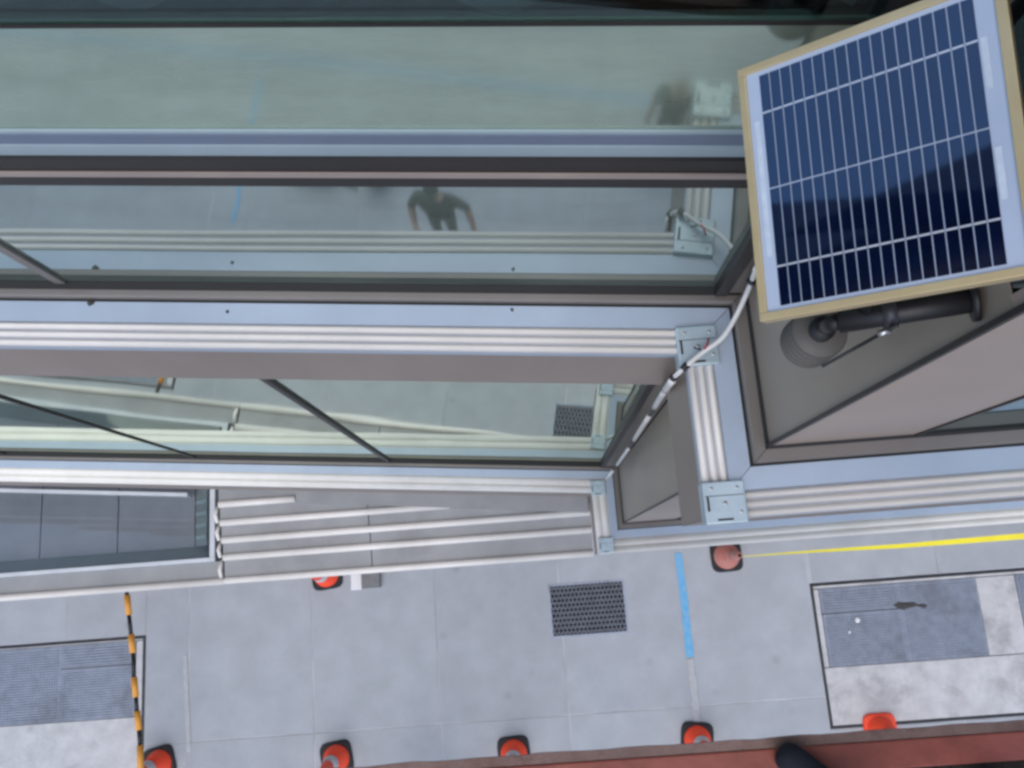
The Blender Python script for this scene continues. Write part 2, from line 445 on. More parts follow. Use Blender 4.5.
ribbon('chalk_line', px_line([(690, 659), (694, 690), (697, 722)]), .075, 'chalk', label='faint whitish chalk line running from the blue line to a cone', cat='chalk line', jitter=.12)
ribbon('chalk_line', px_line([(185, 655), (187, 700), (189, 752)]), .05, 'chalk', label='faint pale chalk line along the joint right of the striped bar', cat='chalk line', jitter=.12)
ribbon('painted_line', [Vector((-9+i*.5, -5.25+ .016*max(0, i-4))) for i in range(22)], .06, 'blue_paint', label='long pale blue line mirrored across the top window pane', cat='paint line')
ribbon('painted_line', [Vector((-4.42+.012*math.sin(i*.7), -2.75-.105*i)) for i in range(21)], .05, 'blue_paint', label='short blue line mirrored in the upper window, crossing the transom', cat='paint line')

# ------------------------------------------------------------------ building
AL = math.atan(.0965)
IC = Vector((.455, .52)); OC = Vector((.455, .195))
dL = Vector((-math.cos(AL), math.sin(AL))); nL = Vector((-math.sin(AL), -math.cos(AL)))
LEN_L, LEN_F = 9.0, 9.0
def corner_in(o):       # inner corner of the facade line moved out by o
    x = IC.x-o
    A = IC+nL*o; t = (x-A.x)/dL.x
    return A+dL*t
def corner_out(o):
    return Vector((OC.x-o, OC.y-o))
def path(o):
    return [IC+nL*o+dL*LEN_L, corner_in(o), corner_out(o), Vector((LEN_F, OC.y-o))]
FR = {'L': (IC, dL, nL), 'R': (IC, Vector((0, -1)), Vector((-1, 0))), 'F': (OC, Vector((1, 0)), Vector((0, -1)))}
def fpt(fr, s, o, z):
    A, d, n = FR[fr]; q = A+d*s+n*o
    return Vector((q.x, q.y, z))
def fbox(name, fr, s0, s1, o0, o1, z0, z1, m, parent, bev=0.0):
    bm = bmesh.new()
    vs = bm_hull8(bm, [fpt(fr, s, o, z) for z in (z0, z1) for s, o in ((s0, o0), (s1, o0), (s1, o1), (s0, o1))])
    if bev > 0:
        bmesh.ops.bevel(bm, geom=list({e for v in vs for e in v.link_edges}), offset=bev, segments=2, affect='EDGES', profile=.6)
    return finish(name, bm, m, parent)
def sweep(name, prof, seg, m, parent, smooth=False):
    """prof: closed list of (o, z); seg 0 left wall, 1 return, 2 front; mitred at the corners"""
    bm = bmesh.new()
    A = []; B = []
    for o, z in prof:
        P = path(o); a, b = P[seg], P[seg+1]
        d = (b-a).normalized()*.0008
        if seg > 0: a = a+d
        if seg < 2: b = b-d
        A.append(bm.verts.new((a.x, a.y, z))); B.append(bm.verts.new((b.x, b.y, z)))
    n = len(prof)
    for i in range(n):
        bm.faces.new((A[i], A[(i+1) % n], B[(i+1) % n], B[i]))
    bm.faces.new(A[::-1]); bm.faces.new(B)
    return finish(name, bm, m, parent, smooth)

bld = thing('building', 'grey and glass facade with mirrored window bands, cream ribbed sills and stepped canopy', 'building', (0, .8, 0))
def rib_prof(o0, o1, z, h):
    c, r = (o0+o1)/2, (o1-o0)/2
    return [(o0, z)]+[(c-r*math.cos(a), z+h*math.sin(a)) for a in [math.pi*k/8 for k in range(0, 9)][1:-1]]+[(o1, z)]
def sill_band(z, detail=True, bed='rib_groove', om=.138, nr=3):
    for seg in (0, 1, 2):
        sweep('bottom_rail', [(-.02, z-.03), (.031, z-.03), (.031, z+.018), (.027, z+.022), (-.02, z+.022)], seg, 'brown_metal', bld)
        gw = .015 if seg == 0 else .006
        sweep('gasket', [(.0005, z+.0225), (gw, z+.0225), (gw, z+.027), (.0005, z+.030)], seg, 'gasket', bld)
        if detail:
            sweep('gasket', [(.0315, z-.03), (.0355, z-.03), (.0355, z+.004), (.0315, z+.004)], seg, 'gasket', bld)
        s = sweep('window_sill', [(.036, z-.03), (om, z-.03), (om, z-.012), (.080, z-.010), (.080, z), (.036, z+.003)], seg, 'sill_grey', bld)
        if detail:
            sweep('rib_bed', [(.0805, z-.0115), (om-.0005, z-.0115), (om-.0005, z-.006), (.0805, z-.004)], seg, bed, s)
        pit = (om-.0805)/nr
        for k in range(nr):
            o0 = .082+k*pit
            sweep('rib', rib_prof(o0, o0+pit*.78, z-.007-k*.001, .010), seg, 'rib_cream', s, True)
        sweep('fascia', [(.060, z-.31), (om-.003, z-.31), (om-.003, z-.0305), (.060, z-.0305)], seg, 'fascia_brown', bld)
    if detail:
        for ci, sh in ((corner_in((om+.081)/2), Vector((-.003, -.011))), (corner_out((om+.081)/2), Vector((.012, .006)))):
            ci = ci+sh
            bm = bmesh.new(); h = .041
            bm_box(bm, ci.x-h, ci.x+h, ci.y-h, ci.y+h, z-.034, z+.012, .003)
            br = finish('corner_bracket', bm, 'bracket_steel', bld)
            sx = ci.x-h; sy = ci.y-h
            box('slot', sx+.006, sx+.010, ci.y-.016, ci.y+.012, z+.0125, z+.0135, 'gasket', br)
            box('slot', ci.x-.018, ci.x+.012, sy+.006, sy+.0095, z+.0125, z+.0135, 'gasket', br)
            bm = bmesh.new(); bm_lathe(bm, [(.004, 0), (.004, .002), (.002, .003)], 10, ci.x, ci.y-.002, z+.0122)
            finish('screw', bm, 'clamp_steel', br)
            for qx, qy in ((.026, .027), (-.024, .028), (.029, -.020)):
                bm = bmesh.new(); bm_lathe(bm, [(.0032, 0), (.0032, .0016), (.0015, .0022)], 8, ci.x+qx, ci.y+qy, z+.0122)
                finish('screw', bm, 'clamp_steel', br)
            bm = bmesh.new(); bm_box(bm, ci.x-h+.003, ci.x+h-.003, ci.y+.0125, ci.y+.0137, z+.0122, z+.0127); finish('lid_seam', bm, 'gasket', br)
Z1, Z2 = 8.345, 5.30
sill_band(Z1, om=.134)
sill_band(Z2, bed='rib_cream', om=.160, nr=2)
for z in (11.2, 14.05, 16.9): sill_band(z, False)

S_J = .066   # jamb to corner
# ---- upper storey, left wall
def storey(z, up, mull, transoms, tmats, sj=S_J):
    """window band between sill at z and the fascia of the next sill up"""
    zb = z+.0305
    # corner pier
    fbox('corner_pier', 'L', .004, sj-.0245, -.02, .012, zb, up, 'brown_metal', bld)
    fbox('jamb', 'L', sj-.024, sj, -.03, .020, zb, up, 'dark_brown_metal', bld)
    edges = [sj]+mull+[LEN_L]
    zs = [zb]+transoms+[up]
    for i, (a, b) in enumerate(zip(edges, edges[1:])):
        for j, (c, d) in enumerate(zip(zs, zs[1:])):
            if tmats[j] == 'sky_mirror_glass':  # unseen pane, cut to shape the sky reflection on the solar panel
                if i > 0:
                    fbox('window_pane', 'L', a+.0005, b-.0005, -.008, 0, c+.0005, d-.0005, 'dark_glass', bld); continue
                fbox('window_pane', 'L', 1.0505, b-.0005, -.008, 0, c+.0005, d-.0005, 'dark_glass', bld)
                b = 1.05
            fbox('window_pane', 'L', a+.0005, b-.0005, -.008, 0, c+.0005, d-.0005, tmats[j], bld)
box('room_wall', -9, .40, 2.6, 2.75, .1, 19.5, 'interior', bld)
storey(Z1, 10.88, [1.43, 2.65, 3.90, 5.15, 6.4, 7.65], [8.90, 9.222, 9.31, 10.02], ['coated_glass', 'upper_glass', 'strip_glass', 'sky_mirror_glass', 'dark_glass'])
for s in (1.43, 2.65, 3.90, 5.15, 6.4, 7.65):
    fbox('mullion', 'L', s-.011, s+.011, .0005, .007, Z1+.0305, 8.860, 'brown_metal', bld, .001)
# transom
tr = fbox('transom', 'L', S_J+.001, LEN_L, .0005, .016, 8.862, 8.945, 'dark_brown_metal', bld)
fbox('cover_strip', 'L', S_J+.001, LEN_L, .0165, .0195, 8.897, 8.910, 'beige_metal', tr)
fbox('painted_sill_band', 'L', S_J+.001, LEN_L, .0005, .010, 8.9455, 8.972, 'band_pale', tr)  # added strips, coloured like a bright inner sill showing through the glass
fbox('painted_sill_band', 'L', S_J+.001, LEN_L, .0005, .007, 8.9725, 8.996, 'band_blue', tr)
fbox('painted_sill_band', 'L', S_J+.001, LEN_L, .0005, .005, 8.9965, 9.003, 'band_pale', tr)
fbox('cover_strip', 'L', S_J+.001, LEN_L, .0005, .0025, 9.219, 9.2245, 'dark_brown_metal', tr)
# dark curtain behind the narrow light
bm = bmesh.new(); pv = None
for i in range(361):
    s_ = .08+i*.025
    o_ = -.055+.018*math.sin(s_*31)+.012*math.sin(s_*13.7+1)
    cu = [bm.verts.new(fpt('L', s_, o_, 9.20)), bm.verts.new(fpt('L', s_, o_, 9.66))]
    if pv: bm.faces.new((pv[0], cu[0], cu[1], pv[1]))
    pv = cu
finish('curtain', bm, 'curtain', bld, True)
# ---- lower storey, left wall
ML = [1.30, 2.42, 3.54, 4.66, 5.78, 6.9]
storey(Z2, Z1-.0305, ML, [], ['lower_glass'], .10)
for s in ML:
    hw_ = .012 if s == ML[0] else .008
    fbox('mullion', 'L', s-hw_, s+hw_, .0005, hw_*.9, Z2+.0305, Z1-.31, 'dark_brown_metal', bld, .002)
# ---- upper storeys (over the eye)
for z, up in ((11.2, 14.05-.0305), (14.05, 16.9-.0305)):
    storey(z, up, [2.65, 5.15], [], ['dark_glass'])
    fbox('wall_panel', 'R', .012, .324, -.02, 0, z+.0225, up, 'grey_panel', bld)
    fbox('wall_panel', 'F', .001, LEN_F, -.02, 0, z+.0225, up, 'facade_upper', bld)
# ---- return wall and street front
fbox('wall_panel', 'R', .013, .3245, -.02, 0, Z2+.0225, Z1-.0305, 'grey_panel', bld)
fbox('wall_panel', 'R', .013, .3245, -.02, 0, Z1+.0225, 9.24, 'grey_panel', bld)
fbox('window_pane', 'R', .06, .3245, -.012, -.002, 9.2405, 10.88, 'dark_glass', bld)
fbox('jamb', 'R', .013, .0595, -.02, .004, 9.2405, 10.88, 'brown_metal', bld)
for z, up in ((Z2, Z1-.0305), (Z1, 10.88)):
    fbox('corner_trim', 'F', -.006, .0, -.004, .003, z+.0225, up, 'dark_brown_metal', bld)
    fbox('wall_panel', 'F', .0015, .280, -.02, 0, z+.0225, up, 'mauve_panel', bld)
    fbox('jamb', 'F', .281, .288, -.02, .003, z+.0225, up, 'dark_brown_metal', bld)
    pn = [.2885, 1.6, 2.95, 4.3, 5.65, 7.0, LEN_F]
    for a, b in zip(pn, pn[1:]):
        fbox('window_pane', 'F', a+.0005, b-.0005, -.010, 0, z+.0225, up, 'coated_glass', bld)
        if b < LEN_F: fbox('mullion', 'F', b-.012, b+.012, .0005, .016, z+.0225, up-.01, 'dark_brown_metal', bld)
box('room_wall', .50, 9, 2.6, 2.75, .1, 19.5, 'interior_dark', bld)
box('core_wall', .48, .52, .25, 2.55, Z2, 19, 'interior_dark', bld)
for z in (Z2, Z1, 11.2, 14.05, 16.9):
    bm = bmesh.new()
    a, b, c, d = path(-.03)
    pts = [a, b, c, d, Vector((9, 2.6)), Vector((-8.5, 2.6))]
    lo = [bm.verts.new((p.x, p.y, z-.30)) for p in pts]; hi = [bm.verts.new((p.x, p.y, z-.10)) for p in pts]
    for i in range(6): bm.faces.new((lo[i], lo[(i+1) % 6], hi[(i+1) % 6], hi[i]))
    bm.faces.new(lo[::-1]); bm.faces.new(hi)
    finish('floor_slab', bm, 'interior', bld)
box('roof_slab', -8.6, 9, .0, 12, 19.5, 19.8, 'facade_upper', bld)
box('parapet', -8.6, 9, .7, .85, 16.95, 19.49, 'facade_upper', bld)
# ---- street level
fbox('shop_wall', 'L', .2, LEN_L, -.35, -.25, .005, Z2-.305, 'mauve_panel', bld)
fbox('shop_wall', 'F', 0.02, LEN_F, -.35, -.25, .005, Z2-.305, 'mauve_panel', bld)
fbox('plinth', 'F', 0.02, LEN_F, -.249, -.20, .005, .35, 'grey_panel', bld)

# ---- stepped canopy below the angled window band
CB = 2.85                                   # height of its front edge
def cz(k): return CB+.035*k
def zf(z): return (10-z)/6.0
YB = [.050, .214, .336, .461, .594, .76]    # step edges as read at 6 m below the eye
K0 = zf(CB)
XL, seam, XE = -2.285*K0, -1.225*K0, .345*K0
cano = box('canopy', -9.3, XE, .075, 1.35, CB-.28, CB-.20, 'canopy_grey', bld)
for k in range(5):
    z = cz(k); f = zf(z)
    y0, y1 = YB[k]*f, (YB[k+1]*f if k < 4 else 1.05)
    for a, b in ((XL, seam-.004), (seam+.004, XE)):
        bm = bmesh.new()
        bm_hull8(bm, [(a, y0, CB-.195), (b, y0, CB-.195), (b, y1+.03, CB-.195), (a, y1+.03, CB-.195), (a, y0, z), (b, y0, z), (b, y1+.03, z+.012), (a, y1+.03, z+.012)])
        finish('roof_panel', bm, 'canopy_grey', cano)
    xe = {3: -.65*f, 4: -1.77*f}.get(k, XE)
    bm = bmesh.new(); bm_tube(bm, [(XL+.004, y0+.008, z+.004), (xe, y0+.008, z+.004)], .029, 12)
    finish('nosing', bm, 'rib_cream', cano, True)
zt = cz(4)+.05
tri = [(x*zf(zt), y*zf(zt)) for x, y in [(-2.28, .70), (-1.76, .648), (-1.765, .575), (.34, .345), (.34, .90), (-2.28, 1.0)]]
bm = bmesh.new(); n = len(tri)
lo = [bm.verts.new((x, y, zt-.2)) for x, y in tri]; hi = [bm.verts.new((x, y, zt)) for x, y in tri]
for i in range(n): bm.faces.new((lo[i], lo[(i+1) % n], hi[(i+1) % n], hi[i]))
bm.faces.new(lo[::-1]); bm.faces.new(hi)
finish('top_flashing', bm, 'canopy_grey', cano)
for k in range(4):
    z = cz(k); f = zf(z)
    y0, y1 = YB[k]*f, YB[k+1]*f
    bm = bmesh.new(); bm_tube(bm, [(XL-.028, y0+.012, z-.012), (XL-.038, (y0+y1)/2, z+.014), (XL-.028, y1-.012, z-.012)], .017, 8)
    finish('end_cap', bm, 'rib_cream', cano, True)
bm = bmesh.new(); bm_box(bm, -9.3, XL-.014, YB[0]*K0, .196*K0, CB-.195, CB-.005); finish('roof_panel', bm, 'canopy_grey', cano)
bm = bmesh.new(); bm_tube(bm, [(-9.3, .055*K0, CB), (XL-.006, .055*K0, CB)], .030, 12); finish('nosing', bm, 'rib_cream', cano, True)
XS = -2.352*K0
bm = bmesh.new()
bm_box(bm, -9.3, XS, .198*K0, .228*K0, CB-.30, CB+.022, .004)
bm_box(bm, XS-.046, XS, .2285*K0, .80*K0, CB-.30, CB+.022, .004)
sk = finish('skylight', bm, 'white_frame', bld)
bm = bmesh.new()
bm_hull8(bm, [(x*K0, y*K0, z) for z in (CB-.1, CB+.024) for x, y in ((-7.9, 1.21), (-2.556, .676), (-2.556, .702), (-7.9, 1.236))])
finish('top_frame', bm, 'white_frame', sk)
XI = -2.42*K0
xs_ = [-2.56*K0-.001]+[(-3.145-.585*i)*K0 for i in range(9)]
for x1, x0 in zip(xs_, xs_[1:]):
    bm = bmesh.new(); bm_box(bm, x0+.005, x1-.005, .318*K0, 1.34, CB-.195, CB-.17, .003); finish('floor_panel', bm, 'slate_panel', sk)
ya, yb = .2285*K0, .316*K0
bm = bmesh.new(); bm_hull8(bm, [(-9.2, ya, CB-.196), (XI, ya, CB-.196), (XI, yb, CB-.196), (-9.2, yb, CB-.196), (-9.2, ya, CB-.02), (XI, ya, CB-.02), (XI, yb, CB-.165), (-9.2, yb, CB-.165)])
finish('side_panel', bm, 'teal_side', sk)
xw = -2.556*K0
bm = bmesh.new(); bm_hull8(bm, [(xw, yb+.002, CB-.194), (XI, yb+.002, CB-.194), (XI, 1.05, CB-.194), (xw, 1.05, CB-.194), (xw, yb+.002, CB-.165), (XI, yb+.002, CB-.012), (XI, 1.05, CB-.012), (xw, 1.05, CB-.165)])
finish('end_panel', bm, 'teal_side', sk)
for k in range(4):
    y = (.37+.085*k)*K0
    bm = bmesh.new(); bm_hull8(bm, [(xw+.003, y, CB-.158), (XI-.002, y, CB-.008), (XI-.002, y+.03, CB-.008), (xw+.003, y+.03, CB-.158), (xw+.003, y, CB-.152), (XI-.002, y, CB-.002), (XI-.002, y+.03, CB-.002), (xw+.003, y+.03, CB-.152)])
    finish('painted_reflection', bm, 'band_pale', sk)  # pale strips painting the canopy nosings' reflection on the end glass
box('glass_pane', -9.2, XI+.006, .2286*K0, 1.0, CB+.004, CB+.010, 'clear_glass', sk)

# sill debris
def clump(name, label, u, v, r, z):
    p = atz(u, v, z); litter(name, label, p.x, p.y, r, z+.0035, 'dirt', 'debris', r*.7)
clump('debris_clump', 'dark leaf clump on the pale sill at the left', 92, 303, .009, Z1)
clump('debris_clump', 'tiny dark speck on the pale sill, left of the middle', 228, 312, .004, Z1)
clump('debris_clump', 'small dark speck by the frame on the pale sill, centre', 512, 310, .0045, Z1)

# ------------------------------------------------------------------ traffic cones
def make_cone(label, x, y, rz, cm='cone_orange', basem='rubber', dirty=False, plain=False):
    t = thing('traffic_cone', label, 'traffic cone', (x, y, .002), 'traffic cones round the work area')
    bm = bmesh.new()
    c, s = math.cos(rz), math.sin(rz)
    hw = .180
    def R2(p): return (p[0]*c-p[1]*s, p[0]*s+p[1]*c, p[2])
    prof = []
    n = 32
    rings = []
    for sz, z in ((hw, 0), (hw, .022), (hw-.012, .034)):
        ring = []
        for k in range(n):
            a = 2*math.pi*(k+.5)/n
            e = 5.0
            r = sz/((abs(math.cos(a))**e+abs(math.sin(a))**e)**(1/e))
            ring.append(bm.verts.new(R2((r*math.cos(a), r*math.sin(a), z))))
        rings.append(ring)
    for a, b in zip(rings, rings[1:]):
        for k in range(n): bm.faces.new((a[k], a[(k+1) % n], b[(k+1) % n], b[k]))
    bm.faces.new(rings[0][::-1]); bm.faces.new(rings[-1])
    finish('base', bm, basem, t, world=False)
    bm = bmesh.new(); bm_lathe(bm, [(.150, .0345), (.146, .05), (.130, .06), (.095, .29), (.092, .29)], 28, cap=False)
    bm_lathe(bm, [(.0915, .2905), (.0690, .44)], 28, cap=False); 
    finish('body', bm, cm, t, True, world=False)
    bm = bmesh.new(); bm_lathe(bm, [(.0925, .295), (.0705, .435), (.068, .435)], 28, cap=False)
    finish('reflective_collar', bm, cm if (plain or dirty) else 'cone_white', t, True, world=False)
    bm = bmesh.new(); bm_lathe(bm, [(.0680, .4355), (.034, .685), (.030, .700), (.022, .700), (.020, .62), (.0, .62)], 24, cap=False)
    finish('tip', bm, cm, t, True, world=False)
    bm = bmesh.new(); bm_lathe(bm, [(.0212, .672), (.0212, .690), (.001, .690)], 20, cap=False)
    finish('tip_hole', bm, 'rubber', t, True, world=False)
    return t
for lab, u, v, rz in (('orange cone on black base at the end of the striped bar', 160, 763, .22), ('second orange cone from the left at the red platform edge', 337, 758, .14),
                      ('orange cone in the middle of the row, below the diamond grate', 514, 753, .05), ('orange cone on black base below the chalk line', 697, 739, -.14)):
    p = atz(u, v, .0); make_cone(lab, p.x, p.y, rz)
p = atz(880, 730, 0); make_cone('all orange cone on orange base at the vault cover', p.x, p.y, .0, basem='cone_orange', plain=True)
p = atz(327, 574, 0); make_cone('orange cone half hidden under the stepped canopy edge', p.x, p.y, .1)
p = atz(726, 556, 0); make_cone('faded dirty cone beside the facade holding the yellow tape', p.x, p.y, .03, 'cone_faded', 'rubber', True)
p = atz(126, 585, 0); make_cone('orange cone under the canopy at the far end of the striped bar', -4.66, .36, .0)

# striped cone bar
ys = [(127, 595), (129, 615), (131, 634), (133, 653), (134, 677), (136, 697), (137, 711), (139, 730), (140, 745), (141, 776)]
P = [atz(u, v, .71) for u, v in ys]
cb = thing('cone_bar', 'orange and black striped barrier bar laid across two cones', 'barrier bar', (P[0].x, P[0].y, .69))
first = P[0]+(P[0]-P[1])*1.1
fs = [first]+P
for i, (a, b) in enumerate(zip(fs, fs[1:])):
    org = (i % 2 == 1)
    d = (b-a).normalized()
    tube('orange_segment' if org else 'black_segment', [a+d*.001, b-d*.001], .033 if org else .022, 'bar_orange' if org else 'black_plastic', cb, 12)

# caution tape
bm = bmesh.new(); prev = None
pts = [(737, 557), (790, 553), (850, 549), (900, 546), (950, 542), (1000, 538), (1050, 534), (1110, 530)]
for i, (u, v) in enumerate(pts):
    fr_ = i/(len(pts)-1)
    z = .66-.06*math.sin(fr_*math.pi)
    c_ = atz(u, v, z)
    tw = math.radians(84-70*min(1, fr_*1.2))          # twists from edge-on to flat
    hw = .034
    off = Vector((0, math.cos(tw)*hw, math.sin(tw)*hw))
    cur = [bm.verts.new(c_+off), bm.verts.new(c_-off), bm.verts.new(c_+off+Vector((0, 0, .0015))), bm.verts.new(c_-off+Vector((0, 0, .0015)))]
    if prev:
        bm.faces.new((prev[0], prev[1], cur[1], cur[0])); bm.faces.new((prev[2], cur[2], cur[3], prev[3]))
    prev = cur
tag(finish('caution_tape', bm, 'tape_yellow'), 'bright yellow caution tape stretched from the faded cone along the wall', 'caution tape')

# paper and block under the canopy edge
bm = bmesh.new(); bm_box(bm, -2.30, -2.175, -.125, .34, .003, .006)
tag(finish('paper_sheet', bm, 'paper'), 'white paper sheet on the pavement next to the half hidden cone', 'paper')
bm = bmesh.new(); bm_box(bm, -2.16, -1.945, -.115, .20, .002, .09, .006)
tag(finish('concrete_block', bm, 'block_grey'), 'grey block poking out under the canopy edge beside white paper', 'block')

# ------------------------------------------------------------------ solar panel
PW = .24
TLp, TRp, BLp = Vector((.257, .521, 9.162)), None, None
k_ = PW/.26
O_ = CAMP+(Vector((.257, .521, 9.162))-CAMP)*k_
e1 = Vector((.205, -.015, .159)).normalized(); e2 = Vector((-.011, -.283, -.029)).normalized()
hs_ = e1.dot(e2)/2
e1, e2 = (e1-e2*hs_).normalized(), (e2-e1*hs_).normalized()
e2 = (e2-e1*e2.dot(e1)).normalized()
n3 = e1.cross(-e2).normalized()          # local z, away from the cells' back
if n3.dot(CAMP-O_) < 0: n3 = -n3
PH = .2852*k_
sp = bpy.data.objects.new('solar_panel', None); COL.objects.link(sp); sp.empty_display_size = .05
tag(sp, 'small blue solar panel in a gold metal frame, tilted beside the window', 'solar panel')
mw = Matrix((e1, -e2, n3)).transposed().to_4x4(); mw.translation = O_
sp.matrix_world = mw
def lbox(name, x0, x1, y0, y1, z0, z1, m, parent, bev=0.0):
    """panel coordinates: x right, y down from the top left corner, z to the viewer"""
    bm = bmesh.new(); bm_box(bm, x0, x1, -y1, -y0, z0, z1, bev); return finish(name, bm, m, parent, world=False)
fw = .0080
fr = []
for nm, a in (('frame_rail', (0, PW, 0, fw)), ('frame_rail', (0, PW, PH-fw, PH)), ('frame_rail', (0, fw, fw+.0002, PH-fw-.0002)), ('frame_rail', (PW-fw*1.15, PW, fw+.0002, PH-fw-.0002))):
    lbox(nm, a[0], a[1], a[2], a[3], -.017, 0, 'gold_frame', sp, .0008)
bk = lbox('backsheet', fw, PW-fw*1.15, fw, PH-fw, -.006, -.0030, 'backsheet', sp)
lbox('backplate', fw, PW-fw*1.15, fw, PH-fw, -.0085, -.0062, 'grey_plastic', sp)
cx0, cx1, cy0, cy1 = .0215, PW-.0240, .0135, PH-.0125
NC = 18
cw = (cx1-cx0)/NC; rh = (cy1-cy0-.0016)/2
cbm = bmesh.new(); bm_box(cbm, 0, cw-.0011, -rh, 0, 0, .0006)
cme = bpy.data.meshes.new('cell'); cbm.to_mesh(cme); cbm.free(); cme.materials.append(MAT['cell_blue'])
rbm = bmesh.new(); bm_box(rbm, 0, cw-.0016, -.0018, 0, .00062, .0010)
rme = bpy.data.meshes.new('busbar'); rbm.to_mesh(rme); rbm.free(); rme.materials.append(MAT['silver'])
for r in range(2):
    for c in range(NC):
        o = bpy.data.objects.new('cell', cme); COL.objects.link(o); o.parent = sp
        o.location = (cx0+c*cw, -(cy0+r*(rh+.0016)), -.0029)
        b = bpy.data.objects.new('busbar', rme); COL.objects.link(b); b.parent = o
        b.location = (.00025, -(rh*.33 if r == 0 else rh*.66), 0)
lbox('contact_tape', PW-.0235, PW-.0180, .052, .098, -.0029, -.0022, 'label_white', sp)
lbox('contact_tape', PW-.0235, PW-.0180, .150, .196, -.0029, -.0022, 'label_white', sp)
lbox('contact_tape', .0125, .0180, .060, .200, -.0029, -.0022, 'label_white', sp)

# mounting arm and sensor below the panel
arm = thing('mounting_arm', 'black tube arm with hose clamp carrying the solar panel from the wall', 'mounting arm', (.452, .225, 9.12))
a0 = Vector((.4540, .228, 9.185)); a1 = atx(838, 322, .33)
tube('arm_tube', [a0+(a1-a0)*.012, a1], .0125, 'black_plastic', arm, 14)
tube('wall_flange', [a0, a0+(a1-a0).normalized()*.006], .022, 'black_plastic', arm, 18)
ac = a0.lerp(a1, .62)
dd = (a1-a0).normalized()
tube('hose_clamp', [ac-dd*.007, ac+dd*.007], .0155, 'dark_steel', arm, 16)
tube('clamp_screw', [ac+Vector((0, -.016, -.004)), ac+Vector((-.012, -.020, -.004))], .004, 'clamp_steel', arm, 8)
r0 = atx(897, 325, .375); r1 = atx(823, 366, .375)
tube('rod', [r0, r1], .0022, 'black_plastic', arm, 8)
am = a0.lerp(a1, .8)
tube('panel_strut', [am, O_+e1*.11+e2*.20-n3*.018], .006, 'black_plastic', arm, 8)
dm = thing('sensor_housing', 'dark grey ribbed sensor housing under the panel on the wall', 'sensor', (.40, .27, 8.9))
cc = atx(812, 338, .385)
ax = (a1-a0).normalized()
bm = bmesh.new()
for k in range(5):
    q = cc+Vector((0.0, 0.0, .030-.013*k))
    bm_lathe(bm, [(.010, -.005), (.034, -.005), (.037, 0), (.034, .005), (.010, .005)], 28, q.x, q.y, q.z)
finish('shield_plates', bm, 'grey_plastic', dm, True)
tube('core', [cc+Vector((0, 0, .05)), cc-Vector((0, 0, .048))], .016, 'black_plastic', dm, 14)
tube('neck', [cc+Vector((0, 0, .051)), a1+(a1-a0)*.02], .009, 'black_plastic', dm, 10)

# white cable down the inner corner
cab = thing('cable', 'white cable taped down the inner corner of the facade', 'cable', (.40, .45, 5.5))
cp = [(756, 268, 8.58), (752, 280, 8.50), (745, 297, 8.43), (735, 318, 8.40), (722, 338, 8.385), (703, 352, 8.375), (685, 367, 8.368), (674, 377, 8.33)]
C3 = [atz(*q) for q in cp]
def smooth_pts(P, n=5):
    out = []
    for i in range(len(P)-1):
        p0, p1, p2, p3 = P[max(i-1, 0)], P[i], P[i+1], P[min(i+2, len(P)-1)]
        for k in range(n):
            t = k/n
            out.append(.5*((2*p1)+(p2-p0)*t+(2*p0-5*p1+4*p2-p3)*t*t+(3*p1-p0-3*p2+p3)*t**3))
    return out+[P[-1]]
tube('cable_sheath', smooth_pts(C3), .0052, 'cable_white', cab, 8)
low = [atz(674, 377, 8.33), atz(667, 387, 8.12), atz(663, 393, 7.95), atz(655, 406, 7.62), atz(640, 430, 7.0), atz(626, 452, 6.25), atz(607, 478, 5.58)]
LP_ = smooth_pts(low)
tube('dark_lead', LP_, .0052, 'dark_brown_metal', cab, 8)
n = len(LP_)
for a, b in ((1, 6), (9, 15), (17, 22), (24, 27), (28, n-1)):
    tube('white_tape', [p+Vector((-.002, -.004, 0)) for p in LP_[a:b+1]], .0082, 'cable_white', cab, 8)
for q, r in ((C3[1], .008), (C3[6], .0075), (C3[7], .0075)):
    tube('tie', [q-Vector((.006, .005, 0)), q+Vector((.006, .005, 0))], r, 'black_plastic', cab, 8)
q = C3[5]
tube('red_wire', [q+Vector((.002, .004, .006)), q+Vector((.008, .012, .008)), q+Vector((.014, .026, .004))], .0022, 'wire_red', cab, 6)
tube('tie_tail', [q+Vector((-.004, .004, .004)), q+Vector((-.018, .010, .003))], .002, 'black_plastic', cab, 6)

# ------------------------------------------------------------------ lift platform
PZ = 8.0
YE = -.412
lf = thing('boom_lift', 'red painted lift platform edge along the bottom of the photo', 'lift', (1.5, -9.5, -.14))
bm = bmesh.new()
N_ = 60
pr = []
for i in range(N_+1):
    x = -1.3+2.9*i/N_
    ye = YE+.0012*math.sin(i*1.7)+.002*random.uniform(-1, 1)*(random.random() < .35)
    zz = PZ+.0
    pr.append([bm.verts.new(q) for q in ((x, ye, zz-.004), (x, ye, zz+.001), (x, YE-.021, zz+.002), (x, YE-.021, zz-.004))])
for a, b in zip(pr, pr[1:]):
    for k in range(4): bm.faces.new((a[k], b[k], b[(k+1) % 4], a[(k+1) % 4]))
finish('worn_edge_strip', bm, 'worn_strip', lf)
box('kick_rail', -1.3, 1.6, YE-.082, YE-.0225, PZ-.075, PZ+.004, 'lift_red', lf, .004)
box('floor_mat', -1.3, 1.6, -1.45, YE-.084, PZ-.03, PZ-.004, 'grip_mat', lf)
box('floor_frame', -1.3, 1.6, -1.45, YE-.084, PZ-.075, PZ-.031, 'lift_red', lf)
